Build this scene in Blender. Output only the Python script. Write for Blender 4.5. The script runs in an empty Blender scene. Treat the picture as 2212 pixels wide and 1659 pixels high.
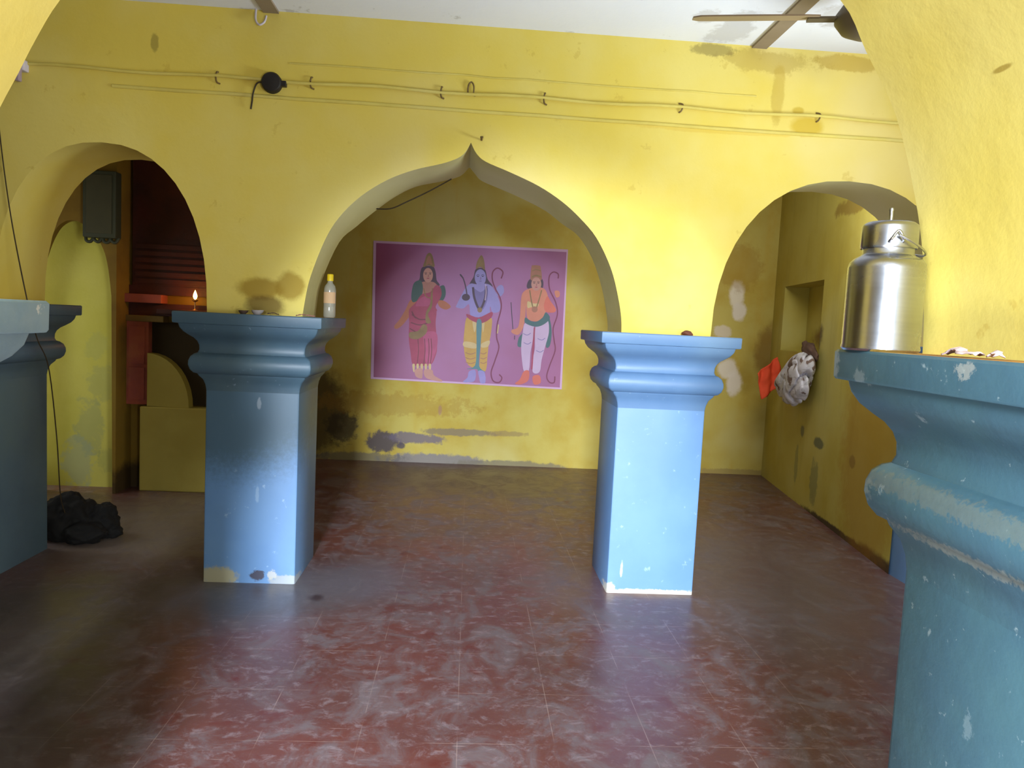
import bpy, bmesh, math, random
from mathutils import Vector, Matrix, noise
random.seed(7)
C = bpy.context.scene.collection
PI = math.pi

# ------------------------------------------------------------------ helpers
def tag(o, label=None, cat=None, group=None, kind=None):
    if label: o['label'] = label
    if cat: o['category'] = cat
    if group: o['group'] = group
    if kind: o['kind'] = kind
    return o

def obj(name, bm, mats, parent=None, smooth=None, loc=None):
    me = bpy.data.meshes.new(name)
    bmesh.ops.recalc_face_normals(bm, faces=bm.faces)
    if smooth is not None:
        for f in bm.faces: f.smooth = True
        for e in bm.edges:
            if len(e.link_faces) == 2 and e.calc_face_angle(0) > math.radians(smooth):
                e.smooth = False
    bm.to_mesh(me); bm.free()
    o = bpy.data.objects.new(name, me)
    for m in (mats if isinstance(mats, (list, tuple)) else [mats]): me.materials.append(m)
    C.objects.link(o)
    if loc is not None: o.location = loc
    if parent is not None: o.parent = parent
    return o

def empty(name, loc, label, cat, group=None, rz=0):
    o = bpy.data.objects.new(name, None); C.objects.link(o)
    o.empty_display_size = .05
    o.location = loc; o.rotation_euler = (0, 0, rz)
    return tag(o, label, cat, group, 'thing')

def box(bm, x0, x1, y0, y1, z0, z1, mi=0):
    v = [bm.verts.new(p) for p in ((x0,y0,z0),(x1,y0,z0),(x1,y1,z0),(x0,y1,z0),(x0,y0,z1),(x1,y0,z1),(x1,y1,z1),(x0,y1,z1))]
    fs = []
    for i in ((0,3,2,1),(4,5,6,7),(0,1,5,4),(1,2,6,5),(2,3,7,6),(3,0,4,7)):
        f = bm.faces.new([v[k] for k in i]); f.material_index = mi; fs.append(f)
    return fs

def bxm(x0, x1, y0, y1, z0, z1, bev=0):
    bm = bmesh.new(); box(bm, x0, x1, y0, y1, z0, z1)
    if bev: bmesh.ops.bevel(bm, geom=bm.edges[:], offset=bev, segments=2, affect='EDGES', profile=.5)
    return bm

def lathe(bm, prof, n=48, cx=0, cy=0):
    rings = []
    for r, z in prof:
        if r < 1e-5: rings.append([bm.verts.new((cx, cy, z))])
        else: rings.append([bm.verts.new((cx + r*math.cos(2*PI*k/n), cy + r*math.sin(2*PI*k/n), z)) for k in range(n)])
    for a, b in zip(rings, rings[1:]):
        if len(a) == 1 and len(b) == 1: continue
        for k in range(n):
            k2 = (k+1) % n
            if len(a) == 1: bm.faces.new((a[0], b[k], b[k2]))
            elif len(b) == 1: bm.faces.new((a[k], b[0], a[k2]))
            else: bm.faces.new((a[k], b[k], b[k2], a[k2]))
    return bm

def tube(bm, pts, r, n=8):
    pts = [Vector(p) for p in pts]
    rings = []
    up = Vector((0, 0, 1))
    for i, p in enumerate(pts):
        d = (pts[min(i+1, len(pts)-1)] - pts[max(i-1, 0)]).normalized()
        a = d.cross(up)
        if a.length < .05: a = d.cross(Vector((1, 0, 0)))
        a.normalize(); b = d.cross(a).normalized()
        rr = r[i] if isinstance(r, (list, tuple)) else r
        rings.append([bm.verts.new(p + a*rr*math.cos(2*PI*k/n) + b*rr*math.sin(2*PI*k/n)) for k in range(n)])
    for a, b in zip(rings, rings[1:]):
        for k in range(n): bm.faces.new((a[k], a[(k+1) % n], b[(k+1) % n], b[k]))
    bm.faces.new(rings[0]); bm.faces.new(rings[-1])
    return bm

def spline(pts, n=8, closed=False):
    P = [Vector(p) for p in pts]; N = len(P); out = []
    rng = range(N) if closed else range(N-1)
    for i in rng:
        if closed: p0, p1, p2, p3 = P[(i-1) % N], P[i], P[(i+1) % N], P[(i+2) % N]
        else: p0, p1, p2, p3 = P[max(i-1, 0)], P[i], P[i+1], P[min(i+2, N-1)]
        for k in range(n):
            t = k/n
            out.append(.5*((2*p1) + (p2-p0)*t + (2*p0-5*p1+4*p2-p3)*t*t + (3*p1-p0-3*p2+p3)*t**3))
    if not closed: out.append(P[-1])
    return out

# ------------------------------------------------------------------ materials
def lin(c):
    f = lambda u: u/12.92 if u <= .04045 else ((u+.055)/1.055)**2.4
    return tuple(f(x/255) for x in c) + (1,)

class NT:
    def __init__(s, name):
        s.m = bpy.data.materials.new(name); s.m.use_nodes = True
        s.t = s.m.node_tree; s.n = s.t.nodes; s.l = s.t.links
        s.bsdf = s.n['Principled BSDF']
        s.pos = None
    def node(s, k, **kw):
        n = s.n.new(k)
        for a, b in kw.items(): setattr(n, a, b)
        return n
    def P(s):
        if s.pos is None: s.pos = s.node('ShaderNodeNewGeometry').outputs['Position']
        return s.pos
    def math(s, op, a, b=None, c=None, clamp=False):
        n = s.node('ShaderNodeMath', operation=op); n.use_clamp = clamp
        for i, v in enumerate((a, b, c)):
            if v is None: continue
            if isinstance(v, (int, float)): n.inputs[i].default_value = v
            else: s.l.new(v, n.inputs[i])
        return n.outputs[0]
    def vmath(s, op, a, b):
        n = s.node('ShaderNodeVectorMath', operation=op)
        for i, v in enumerate((a, b)):
            if isinstance(v, tuple): n.inputs[i].default_value = v
            else: s.l.new(v, n.inputs[i])
        return n
    def noise(s, scale, detail=4, rough=.55, vec=None, dist=0):
        n = s.node('ShaderNodeTexNoise'); n.inputs['Scale'].default_value = scale
        n.inputs['Detail'].default_value = detail; n.inputs['Roughness'].default_value = rough
        n.inputs['Distortion'].default_value = dist
        s.l.new(vec if vec is not None else s.P(), n.inputs['Vector'])
        return n.outputs['Fac']
    def ramp(s, v, lo, hi, a=0., b=1.):
        n = s.node('ShaderNodeMapRange'); n.clamp = True; n.interpolation_type = 'SMOOTHSTEP'
        s.l.new(v, n.inputs[0])
        for i, x in enumerate((lo, hi, a, b)): n.inputs[i+1].default_value = x
        return n.outputs[0]
    def mix(s, fac, a, b):
        n = s.node('ShaderNodeMix', data_type='RGBA')
        for i, v in ((0, fac), (6, a), (7, b)):
            if isinstance(v, (int, float, tuple)): n.inputs[i].default_value = v
            else: s.l.new(v, n.inputs[i])
        return n.outputs[2]
    def scaled(s, sc):
        return s.vmath('MULTIPLY', s.P(), sc).outputs[0]

def paint(name, base, var, var2=None, rough=.75, scale=1.6, tints=(), speck=None, bump=.15, streak=None, spec=.3, nsc=9):
    """wall paint: base tone drifting to var in patches, small specks, and weather and painted-shade stains at places on the wall.
    tint = (x,y,z, rx,ry,rz, colour, strength, ragged)"""
    t = NT(name)
    c = t.mix(t.ramp(t.noise(scale, 5), .35, .68), lin(base), lin(var))
    if var2: c = t.mix(t.ramp(t.noise(scale*.45, 3), .5, .72), c, lin(var2))
    if streak:
        c = t.mix(t.ramp(t.noise(1, 5, .6, t.scaled((5, 5, .8))), .52, .75, 0, streak[1]), c, lin(streak[0]))
    if speck:
        c = t.mix(t.ramp(t.noise(speck[2] if len(speck) > 2 else 14, 4, .7), .64, .72, 0, speck[1]), c, lin(speck[0]))
    if tints:
        nz = t.noise(nsc, 6, .7)
        for (x, y, z, rx, ry, rz, col, st, rag) in tints:
            d = t.vmath('DIVIDE', t.vmath('SUBTRACT', t.P(), (x, y, z)).outputs[0], (rx, ry, rz)).outputs[0]
            L = t.node('ShaderNodeVectorMath', operation='LENGTH'); t.l.new(d, L.inputs[0])
            v = t.math('ADD', L.outputs['Value'], t.math('MULTIPLY', t.math('SUBTRACT', nz, .5), rag))
            c = t.mix(t.ramp(v, .75, 1.15 if rag > 1 else 1.35, st, 0), c, lin(col))
    t.l.new(c, t.bsdf.inputs['Base Color'])
    t.bsdf.inputs['Roughness'].default_value = rough
    t.bsdf.inputs['Specular IOR Level'].default_value = spec
    if bump:
        b = t.node('ShaderNodeBump'); b.inputs['Strength'].default_value = bump; b.inputs['Distance'].default_value = .02
        t.l.new(t.noise(7, 6, .6), b.inputs['Height']); t.l.new(b.outputs[0], t.bsdf.inputs['Normal'])
    return t.m

def plain(name, col, rough=.6, metal=0, var=.12, scale=20, spec=.4, emit=None, trans=0):
    t = NT(name)
    dark = tuple(x*(1-var) for x in lin(col)[:3]) + (1,)
    c = t.mix(t.noise(scale, 3), lin(col), dark)
    t.l.new(c, t.bsdf.inputs['Base Color'])
    t.bsdf.inputs['Roughness'].default_value = rough
    t.bsdf.inputs['Metallic'].default_value = metal
    t.bsdf.inputs['Specular IOR Level'].default_value = spec
    t.bsdf.inputs['Transmission Weight'].default_value = trans
    if emit:
        t.bsdf.inputs['Emission Color'].default_value = lin(emit[0]); t.bsdf.inputs['Emission Strength'].default_value = emit[1]
    return t.m

YEL = (224, 207, 112); YEL2 = (221, 199, 86); YEL3 = (227, 211, 142)
OLV = (150, 118, 22)
M_arc = paint('yellow_limewash_arcade', YEL, YEL2, YEL3, tints=[
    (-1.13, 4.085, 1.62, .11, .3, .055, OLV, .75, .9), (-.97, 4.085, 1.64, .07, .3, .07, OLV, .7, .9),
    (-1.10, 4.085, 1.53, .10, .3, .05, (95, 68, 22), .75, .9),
    (1.79, 4.085, 2.650, .085, .3, .05, (202, 172, 48), .85, .7), (1.74, 4.085, 2.73, .03, .3, .02, (190, 160, 40), .7, .8),
    (1.55, 4.085, 2.98, .3, .3, .06, (176, 150, 62), .5, 2.2), (1.25, 4.085, 3.02, .12, .3, .035, (120, 105, 60), .55, 2.),
    (2.0, 4.085, 3.0, .25, .3, .04, (170, 135, 30), .5, 2.2), (1.62, 4.085, 2.82, .035, .3, .16, (186, 158, 60), .55, 1.4),
    (-1.69, 4.085, 2.86, .02, .3, .045, (90, 78, 36), .45, 1.6),
    (1.3, 4.085, 2.6, .5, .3, .02, (210, 175, 60), .4, 1.5)],
    speck=((190, 160, 60), .35, 9))
M_soffit = paint('pale_arch_underside', (214, 208, 150), (204, 196, 132), (216, 210, 164))  # bounced light on the undersides put into a paler paint
M_near = paint('yellow_limewash_near', (227, 211, 118), (224, 204, 96), (229, 214, 140), speck=((196, 166, 70), .45, 12),
    tints=[(.88, 1.12, 1.92, .3, .02, .004, (150, 120, 30), .7, .5)], streak=((240, 220, 120), .4))
M_back = paint('yellow_limewash_back', (190, 174, 90), (180, 156, 64), (196, 184, 114), scale=2.2, streak=((190, 150, 40), .35), nsc=13, tints=[
    (-.85, 7.75, .21, .19, .3, .11, (74, 66, 78), .9, 1.5), (-.52, 7.75, .255, .30, .3, .06, (108, 98, 112), .85, 1.7),
    (-.08, 7.75, .335, .42, .3, .04, (120, 108, 96), .75, 1.6), (.42, 7.75, .34, .22, .3, .03, (140, 118, 84), .6, 1.8),
    (-1.28, 7.75, .34, .17, .3, .17, (76, 74, 66), .8, 1.6), (-1.6, 7.75, .5, .35, .3, .45, (60, 48, 28), .85, .7),  # last patch is shadow painted at the left end
    (-.3, 7.75, .02, .55, .3, .085, (120, 116, 124), .85, 1.5), (.5, 7.75, .0, .6, .3, .055, (120, 112, 96), .8, 1.6),
    (-.27, 7.75, .56, .018, .3, .05, (166, 130, 110), .8, .8), (-.8, 7.75, .6, .9, .3, .12, (150, 110, 34), .35, 2.4),
    (-1.1, 7.75, .03, .5, .3, .06, (96, 92, 90), .7, 1.6), (-.66, 7.75, .17, .04, .3, .03, (84, 76, 84), .9, .9),
    (2.79, 7.75, 1.92, .075, .3, .13, (226, 216, 196), .95, .9), (2.83, 7.75, 1.74, .07, .3, .09, (222, 212, 196), .95, .9),
    (2.67, 7.75, 1.52, .10, .3, .07, (214, 200, 180), .8, 1.1), (2.75, 7.75, 1.13, .10, .3, .10, (220, 210, 192), .9, .9),
    (2.83, 7.75, .98, .08, .3, .12, (222, 212, 196), .9, .9), (2.8, 7.75, 2.2, .25, .3, .25, (150, 110, 24), .4, 1.2),
    (2.95, 7.75, .02, .5, .3, .04, (150, 130, 80), .7, 1.6), (3.2, 7.7, 1.3, .16, .3, .3, (110, 66, 20), .6, .7)])
M_right = paint('ochre_limewash_right', (186, 172, 84), (176, 158, 64), (188, 178, 104), scale=1.8, streak=((150, 134, 60), .35), tints=[
    (2.98, 6.05, .62, .3, .12, .05, (92, 96, 74), .85, 1.3), (2.98, 6.5, .66, .3, .05, .05, (110, 110, 80), .8, 1.3),
    (2.9, 5.3, .60, .3, .06, .05, (96, 90, 60), .7, 1.3), (2.98, 6.1, .28, .3, .10, .18, (112, 116, 76), .6, 1.6),
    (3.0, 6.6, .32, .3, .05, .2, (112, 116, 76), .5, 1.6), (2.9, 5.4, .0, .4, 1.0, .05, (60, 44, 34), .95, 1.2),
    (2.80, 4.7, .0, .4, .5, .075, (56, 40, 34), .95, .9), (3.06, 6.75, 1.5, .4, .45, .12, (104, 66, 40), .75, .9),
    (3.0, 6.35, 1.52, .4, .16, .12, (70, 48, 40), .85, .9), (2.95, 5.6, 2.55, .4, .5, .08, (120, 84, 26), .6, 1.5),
    (2.84, 5.0, .7, .3, .5, .8, (160, 112, 26), .5, .8)])
M_side = paint('olive_limewash', (176, 146, 36), (156, 124, 28), (170, 146, 50))
M_dark = paint('shade_darkened_limewash', (136, 108, 34), (112, 84, 28), (130, 112, 48), tints=[  # left aisle shade put into a darker limewash
    (-2.5, 6.2, .06, .45, .4, .16, (48, 36, 24), .85, .8), (-2.05, 6.3, .35, .3, .3, .35, (176, 158, 70), .8, .7), (-2.33, 6.3, .95, .22, .3, .35, (150, 130, 56), .7, .5)])  # first patch is shadow painted along the wall foot
M_lime = paint('daylit_yellow_wall', (204, 200, 98), (192, 188, 76), (212, 208, 132), tints=[  # daylight on the passage wall put into a brighter paint
    (-3.05, 6.2, .5, .12, .3, .22, (140, 156, 120), 0.39, 2.6), (-2.95, 6.2, .85, .12, .3, .15, (150, 160, 110), 0.35, 2.6),
    (-3.15, 6.2, .2, .12, .3, .22, (150, 170, 160), 0.42, 2.6), (-2.85, 6.2, .22, .12, .3, .12, (150, 160, 100), 0.35, 2.6),
    (-3.0, 6.2, 1.15, .1, .3, .12, (160, 170, 110), 0.28, 2.6)])
M_ceil = paint('white_ceiling', (236, 241, 250), (232, 238, 250), (226, 231, 242), speck=((150, 146, 140), .4, 6), tints=[
    (1.28, 3.9, 3.056, .10, .22, .3, (150, 146, 142), .35, 2.6), (1.1, 3.75, 3.056, .06, .1, .3, (160, 156, 152), .35, 2.6), (1.8, 3.6, 3.056, .2, .2, .3, (180, 176, 170), .6, 1.6)])
BLU = (108, 148, 194)
M_blue = paint('blue_oil_paint', BLU, (100, 140, 188), (116, 154, 198), rough=.42, scale=2.5, speck=((170, 196, 220), .5, 16), bump=.06, spec=.5, nsc=38, tints=[
    (-1.30, 4.2, 1.06, .60, .6, .42, (72, 98, 114), .9, .5),  # shade on the upper left shaft, painted as a soft dark patch
    (-1.33, 4.07, .03, .11, .2, .06, (178, 170, 128), .85, 1.4), (-1.11, 4.07, .045, .04, .2, .03, (62, 52, 60), .9, 1.6),
    (-1.03, 4.07, .05, .03, .2, .025, (200, 198, 190), .75, 2.2), (-.95, 4.07, .02, .1, .2, .03, (190, 186, 170), .6, 1.5),
    (1.09, 4.07, 0, .4, .2, .028, (216, 204, 178), .8, 1.2), (.86, 4.07, .03, .03, .2, .03, (220, 214, 196), .8, 1.2),
    (-1.12, 4.07, 1.0, .012, .2, .03, (176, 190, 204), .45, 1.6), (.78, 3.95, 1.40, .04, .2, .03, (150, 166, 170), .4, 2.4),
    (-1.12, 4.07, .50, .01, .2, .05, (160, 188, 214), .45, 1.6), (.92, 4.07, .14, .008, .2, .05, (206, 220, 230), .6, 1.4)])
M_cap_shaded = paint('shaded_cap_blue_paint', (72, 98, 114), (66, 90, 108), (82, 104, 114), rough=.45, scale=3, speck=((160, 180, 196), .5, 18), bump=.08, spec=.5)  # left capital: its shade put into a darker paint
M_cap_lit = paint('lit_cap_blue_paint', (98, 132, 170), (90, 124, 164), (108, 140, 172), rough=.45, scale=3, speck=((160, 180, 196), .4, 18), bump=.08, spec=.5)  # right capital: brighter copy with less shade painted in
M_pale = paint('lit_pale_blue', (128, 150, 160), (116, 140, 152), (140, 156, 160), rough=.6, scale=9, speck=((206, 204, 196), .7, 30), bump=.15)  # strong light on the near left cap put into a paler blue
M_blue_shaded = paint('blue_oil_paint_shaded', (86, 108, 122), (76, 96, 112), (92, 112, 116), rough=.5, scale=2.5, bump=.06)  # left-edge pillar's shade put into a darker copy of the blue
M_teal = paint('warm_lit_blue_oil_paint', (76, 112, 122), (70, 104, 120), (90, 120, 122), rough=.5, scale=3.5, speck=((176, 194, 196), .5, 34), bump=.12, spec=.4, nsc=75, tints=[  # warmer light put into a teal copy of the blue, plus worn patches
    (.79, 1.46, 1.205, .02, .07, .05, (160, 172, 168), .5, 2.6), (.78, 1.2, 1.235, .05, .7, .022, (118, 124, 112), .5, 2.8),
    (.80, 1.42, 1.268, .03, .04, .012, (164, 146, 112), .9, 1.6), (.74, 1.48, 1.45, .012, .02, .06, (176, 190, 192), .6, 2.), (.77, 1.47, 1.36, .05, .03, .06, (140, 164, 170), .4, 2.4),
    (.74, 1.08, 1.462, .02, .025, .012, (186, 186, 174), .5, 3), (.75, 1.24, 1.37, .05, .012, .012, (160, 180, 186), .5, 3), (.75, 1.38, 1.43, .05, .02, .014, (164, 182, 186), .45, 3),
    (.80, 1.12, 1.15, .05, .3, .015, (166, 170, 156), .5, 2.2), (.855, 1.15, .86, .05, .012, .02, (150, 172, 178), .35, 3), (.855, 1.1, .7, .05, .008, .008, (60, 66, 80), .8, .8)])
M_ledge = paint('yellow_ledge_wash', (224, 186, 80), (206, 160, 60), (170, 120, 60), scale=5, speck=((120, 80, 50), .6, 10), tints=[
    (.85, 1.22, 1.485, .07, .10, .05, (110, 74, 50), .85, 1.), (-1.15, 4.2, 1.485, .4, .5, .05, (62, 44, 34), .85, .8)])

def floor_mat():
    t = NT('red_oxide_tiles')
    big = t.ramp(t.noise(.9, 4), .35, .65)
    c = t.mix(big, lin((106, 62, 56)), lin((92, 62, 60)))
    # scuffed grey film
    sc = t.noise(4.2, 7, .72, t.scaled((1, .8, 1)), .8)
    c = t.mix(t.ramp(sc, .42, .66, 0, .75), c, lin((112, 104, 108)))
    sc2 = t.noise(17, 6, .75, t.scaled((.8, 1.1, 1)), .5)
    c = t.mix(t.ramp(sc2, .50, .70, 0, .7), c, lin((138, 122, 126)))
    c = t.mix(t.ramp(t.noise(6.5, 4, .6), .56, .72, 0, .7), c, lin((96, 40, 34)))
    # hair scratches in two directions
    for rot, th in ((.6, .735), (2.1, .745), (1.2, .75)):
        m = t.node('ShaderNodeMapping'); m.inputs['Rotation'].default_value = (0, 0, rot); m.inputs['Scale'].default_value = (6, 75, 1)
        t.l.new(t.P(), m.inputs['Vector'])
        c = t.mix(t.ramp(t.noise(1, 2, .5, m.outputs[0]), th-.02, th+.03, 0, .55), c, lin((178, 154, 152)))
    # tile joints, 0.35 m pitch, chalky and broken
    sep = t.node('ShaderNodeSeparateXYZ'); t.l.new(t.P(), sep.inputs[0])
    br = t.ramp(t.noise(3.1, 3, .6), .42, .62)
    for ax, off, pitch in (('X', .02, .35), ('Y', 2.905, .362)):
        u = t.math('FRACT', t.math('ADD', t.math('DIVIDE', t.math('SUBTRACT', sep.outputs[ax], off), pitch), 50.5))
        d = t.math('ABSOLUTE', t.math('SUBTRACT', u, .5))
        c = t.mix(t.math('MULTIPLY', t.ramp(d, .002, .0065, .45, 0), br), c, lin((176, 152, 142)))
    # dust along pillars and aisles, plus shade painted on the front-left floor
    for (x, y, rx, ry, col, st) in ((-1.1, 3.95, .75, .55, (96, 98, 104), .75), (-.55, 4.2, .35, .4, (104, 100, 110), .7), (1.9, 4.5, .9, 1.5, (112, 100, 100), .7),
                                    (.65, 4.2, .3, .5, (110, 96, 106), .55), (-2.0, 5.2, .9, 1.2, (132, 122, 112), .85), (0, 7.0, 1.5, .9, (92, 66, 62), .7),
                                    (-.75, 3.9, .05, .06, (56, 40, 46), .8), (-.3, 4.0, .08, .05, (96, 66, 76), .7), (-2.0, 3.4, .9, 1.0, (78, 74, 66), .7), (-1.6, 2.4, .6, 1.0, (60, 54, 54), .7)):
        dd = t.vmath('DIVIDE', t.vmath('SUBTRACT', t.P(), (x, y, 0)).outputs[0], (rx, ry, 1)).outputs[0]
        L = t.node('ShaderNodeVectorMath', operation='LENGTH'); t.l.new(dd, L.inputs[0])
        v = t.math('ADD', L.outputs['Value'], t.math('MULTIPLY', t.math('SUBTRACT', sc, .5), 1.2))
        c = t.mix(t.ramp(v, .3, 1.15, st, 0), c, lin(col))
    t.l.new(c, t.bsdf.inputs['Base Color'])
    t.l.new(t.ramp(sc, .4, .7, .30, .52), t.bsdf.inputs['Roughness'])
    t.bsdf.inputs['Specular IOR Level'].default_value = .5
    b = t.node('ShaderNodeBump'); b.inputs['Strength'].default_value = .12; b.inputs['Distance'].default_value = .01
    t.l.new(t.noise(9, 6, .6), b.inputs['Height']); t.l.new(b.outputs[0], t.bsdf.inputs['Normal'])
    return t.m
M_floor = floor_mat()

M_steel = None
def steel():
    t = NT('brushed_stainless_steel')
    t.bsdf.inputs['Metallic'].default_value = 1
    c = t.mix(t.noise(30, 3, .5, t.scaled((.3, .3, 6))), lin((186, 188, 192)), lin((170, 172, 178)))
    t.l.new(c, t.bsdf.inputs['Base Color'])
    t.l.new(t.ramp(t.noise(12, 3), .3, .7, .22, .30), t.bsdf.inputs['Roughness'])
    return t.m
M_steel = steel()
M_white = plain('white_enamel', (214, 206, 214), .6)
M_brown = plain('brown_paint', (156, 140, 118), .6, var=.35, scale=6)
M_fan = plain('tan_fan_enamel', (150, 128, 98), .5, var=.25, scale=8)
M_fan_dk = plain('dark_fan_enamel', (92, 80, 56), .5)
M_black = plain('black_bakelite', (34, 30, 28), .5)
M_wire = plain('dark_wire', (58, 46, 26), .7)
M_pipe = paint('overpainted_pipe', (218, 202, 104), (206, 188, 90), (214, 200, 116), scale=5)
M_clip = plain('rusty_clip', (128, 104, 58), .7, var=.4)

# ------------------------------------------------------------------ setting
ZC = 3.056
def struct(name, bm, m, smooth=None):
    return tag(obj(name, bm, m, None, smooth), kind='structure')

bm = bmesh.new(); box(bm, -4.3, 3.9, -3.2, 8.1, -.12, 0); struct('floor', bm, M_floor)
bm = bmesh.new(); box(bm, -4.3, 3.9, -3.2, 8.1, ZC, ZC+.15); struct('ceiling', bm, M_ceil)
bm = bmesh.new(); box(bm, -4.3, 3.9, 7.75, 7.95, 0, ZC); struct('wall_back', bm, M_back)
bm = bmesh.new(); box(bm, -4.3, -4.1, -3.0, 7.75, 0, ZC); struct('wall_left', bm, M_side)
bm = bmesh.new(); box(bm, 3.45, 3.65, -3.0, 4.33, 0, ZC); struct('wall_front_right', bm, M_side)

def arch_pts(x0, x1, zs, za, n=22, p=2.25):
    """round arch from left springing to right springing"""
    c, h = (x0+x1)/2, (x1-x0)/2
    out = []
    for k in range(n+1):
        a = PI - PI*k/n
        ca, sa = math.cos(a), math.sin(a)
        out.append((c + h*math.copysign(abs(ca)**(2/p), ca), zs + (za-zs)*abs(sa)**(2/p)))
    return out

def ogee_front():
    return [(-.9,1.48),(-.892,1.55),(-.865,1.691),(-.794,1.891),(-.722,2.017),(-.613,2.133),(-.474,2.229),(-.331,2.291),(-.187,2.332),(-.1,2.368),(-.062,2.403),(-.036,2.452),
            (-.005,2.398),(.047,2.357),(.18,2.309),(.335,2.247),(.465,2.173),(.57,2.09),(.671,1.984),(.759,1.825),(.807,1.676),(.832,1.56),(.838,1.48)]
def ogee_back():
    return [(-.925,1.48),(-.921,1.55),(-.895,1.70),(-.80,1.93),(-.70,2.03),(-.596,2.124),(-.48,2.215),(-.36,2.282),(-.21,2.322),(-.12,2.350),(-.078,2.375),(-.043,2.418),
            (-.006,2.378),(.036,2.340),(.17,2.292),(.30,2.243),(.43,2.184),(.535,2.112),(.636,2.045),(.73,1.91),(.80,1.73),(.84,1.56),(.848,1.48)]

def dense(pts, k=4):
    # smooth each side of the cusp on its own
    i = max(range(len(pts)), key=lambda j: pts[j][1])
    a = spline([(x, z, 0) for x, z in pts[:i+1]], k); b = spline([(x, z, 0) for x, z in pts[i:]], k)
    return [(v.x, v.y) for v in a] + [(v.x, v.y) for v in b[1:]]

def arch_wall(bm, lower0, lower1, y0, y1, ztop, under=0):
    """a wall whose lower edge is a line of (x, z) running left to right, front and back edges lofted together"""
    rows = []
    for y, low in ((y0, lower0), (y1, lower1)):
        lo_, hi_ = [], []
        for x, z in low:
            lo_.append(bm.verts.new((x, y, z))); hi_.append(bm.verts.new((x, y, ztop)))
        rows.append((lo_, hi_))
    (a, A_), (b, B_) = rows
    n = len(a)
    for i in range(n-1):
        bm.faces.new((a[i], a[i+1], A_[i+1], A_[i])); bm.faces.new((b[i], b[i+1], B_[i+1], B_[i]))
        bm.faces.new((a[i], a[i+1], b[i+1], b[i])).material_index = under if lower0[i][0] > -1.3 else 0; bm.faces.new((A_[i], A_[i+1], B_[i+1], B_[i]))
    for i in (0, n-1): bm.faces.new((a[i], A_[i], B_[i], b[i]))

def arcade(name, y0, y1, xl, xr, front, back, m, ztop):
    bm = bmesh.new()
    arch_wall(bm, [(xl, 1.48)] + front + [(xr, 1.48)], [(xl, 1.48)] + back + [(xr, 1.48)], y0, y1, ztop, 1 if isinstance(m, list) else 0)
    return struct(name, bm, m, smooth=25)

YF, YB = 4.085, 4.585
LA = arch_pts(-2.5, -1.404, 1.48, 2.335); RA = arch_pts(1.34, 2.78, 1.48, 2.372)
LAb = arch_pts(-2.5, -1.404, 1.48, 2.345); RAb = arch_pts(1.345, 2.78, 1.48, 2.395)
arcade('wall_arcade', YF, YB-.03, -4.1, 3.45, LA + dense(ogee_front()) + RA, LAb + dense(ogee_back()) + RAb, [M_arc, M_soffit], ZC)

# the nearer arcade row
near = [(-.93,1.48),(-.925,1.56),(-.90,1.69),(-.853,1.815),(-.813,1.895),(-.782,1.957),(-.741,2.026),(-.66,2.125),(-.54,2.21),(-.36,2.30),(-.19,2.352),(-.09,2.40),(-.01,2.50),
        (.07,2.40),(.18,2.352),(.35,2.30),(.52,2.225),(.659,2.127),(.716,2.039),(.785,1.925),(.835,1.782),(.862,1.669),(.876,1.55),(.88,1.48)]
nl = [(-3.2, 1.48), (-1.45, 1.48)]; nr = arch_pts(1.38, 3.0, 1.48, 2.38)  # left bay closed, out of view, to hold light off the aisle
arcade('wall_near', .90, 1.40, -4.1, 3.45, nl + dense(near) + nr, nl + dense(near) + nr, M_near, ZC)

bm = bmesh.new(); box(bm, -4.1, -1.60, .93, 1.37, 0, 1.48); struct('light_block_near_left', bm, M_near)  # unseen wall added to block sky light from the left aisle

# right wall, slightly splayed, with a recess for storage
A = Vector((2.772, 4.555, 0)); B = Vector((3.216, 7.86, 0)); D = (B-A).normalized(); NRM = Vector((D.y, -D.x, 0))
def rw(s, z, d=0): return A + D*s + NRM*d + Vector((0, 0, z))
S = [0, 1.70, 2.86, (B-A).length]; Z = [0, 1.36, 2.0, ZC]
bm = bmesh.new()
for i in range(3):
    for j in range(3):
        if i == 1 and j == 1: continue
        bm.faces.new([bm.verts.new(rw(*q)) for q in ((S[i], Z[j]), (S[i+1], Z[j]), (S[i+1], Z[j+1]), (S[i], Z[j+1]))])
c4 = [(S[1], Z[1]), (S[2], Z[1]), (S[2], Z[2]), (S[1], Z[2])]
for k in range(4):
    p, q = c4[k], c4[(k+1) % 4]
    bm.faces.new([bm.verts.new(v) for v in (rw(*p), rw(*q), rw(*q, .24), rw(*p, .24))])
bm.faces.new([bm.verts.new(rw(*q, .24)) for q in c4])
bmesh.ops.remove_doubles(bm, verts=bm.verts, dist=1e-4)
struct('wall_right', bm, M_right)

# left aisle: wall with an arched passage, lit wall inside it, and the shrine front
jl = [(-3.22, 0), (-3.21, 1.64), (-3.145, 1.878), (-3.08, 2.022), (-3.017, 2.084), (-2.953, 2.100), (-2.88, 2.075), (-2.80, 2.005), (-2.735, 1.90), (-2.70, 1.766), (-2.675, 1.558), (-2.662, 0)]
jl = [(x*1.04, 1.5 + (z-1.5)*1.04 if z > 0 else 0) for x, z in jl]
jl2 = [jl[0]] + [(v.x, v.y) for v in spline([(x, z, 0) for x, z in jl[1:-1]], 4)] + [jl[-1]]
bm = bmesh.new()
out = [(-4.1, 0)] + jl2 + [(-2.745, 0)]
arch_wall(bm, out, out, 5.98, 6.04, ZC)
struct('wall_passage', bm, M_dark, smooth=25)
bm = bmesh.new(); box(bm, -4.1, -2.76, 6.20, 6.25, 0, ZC); struct('wall_passage_back', bm, M_lime)
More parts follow.
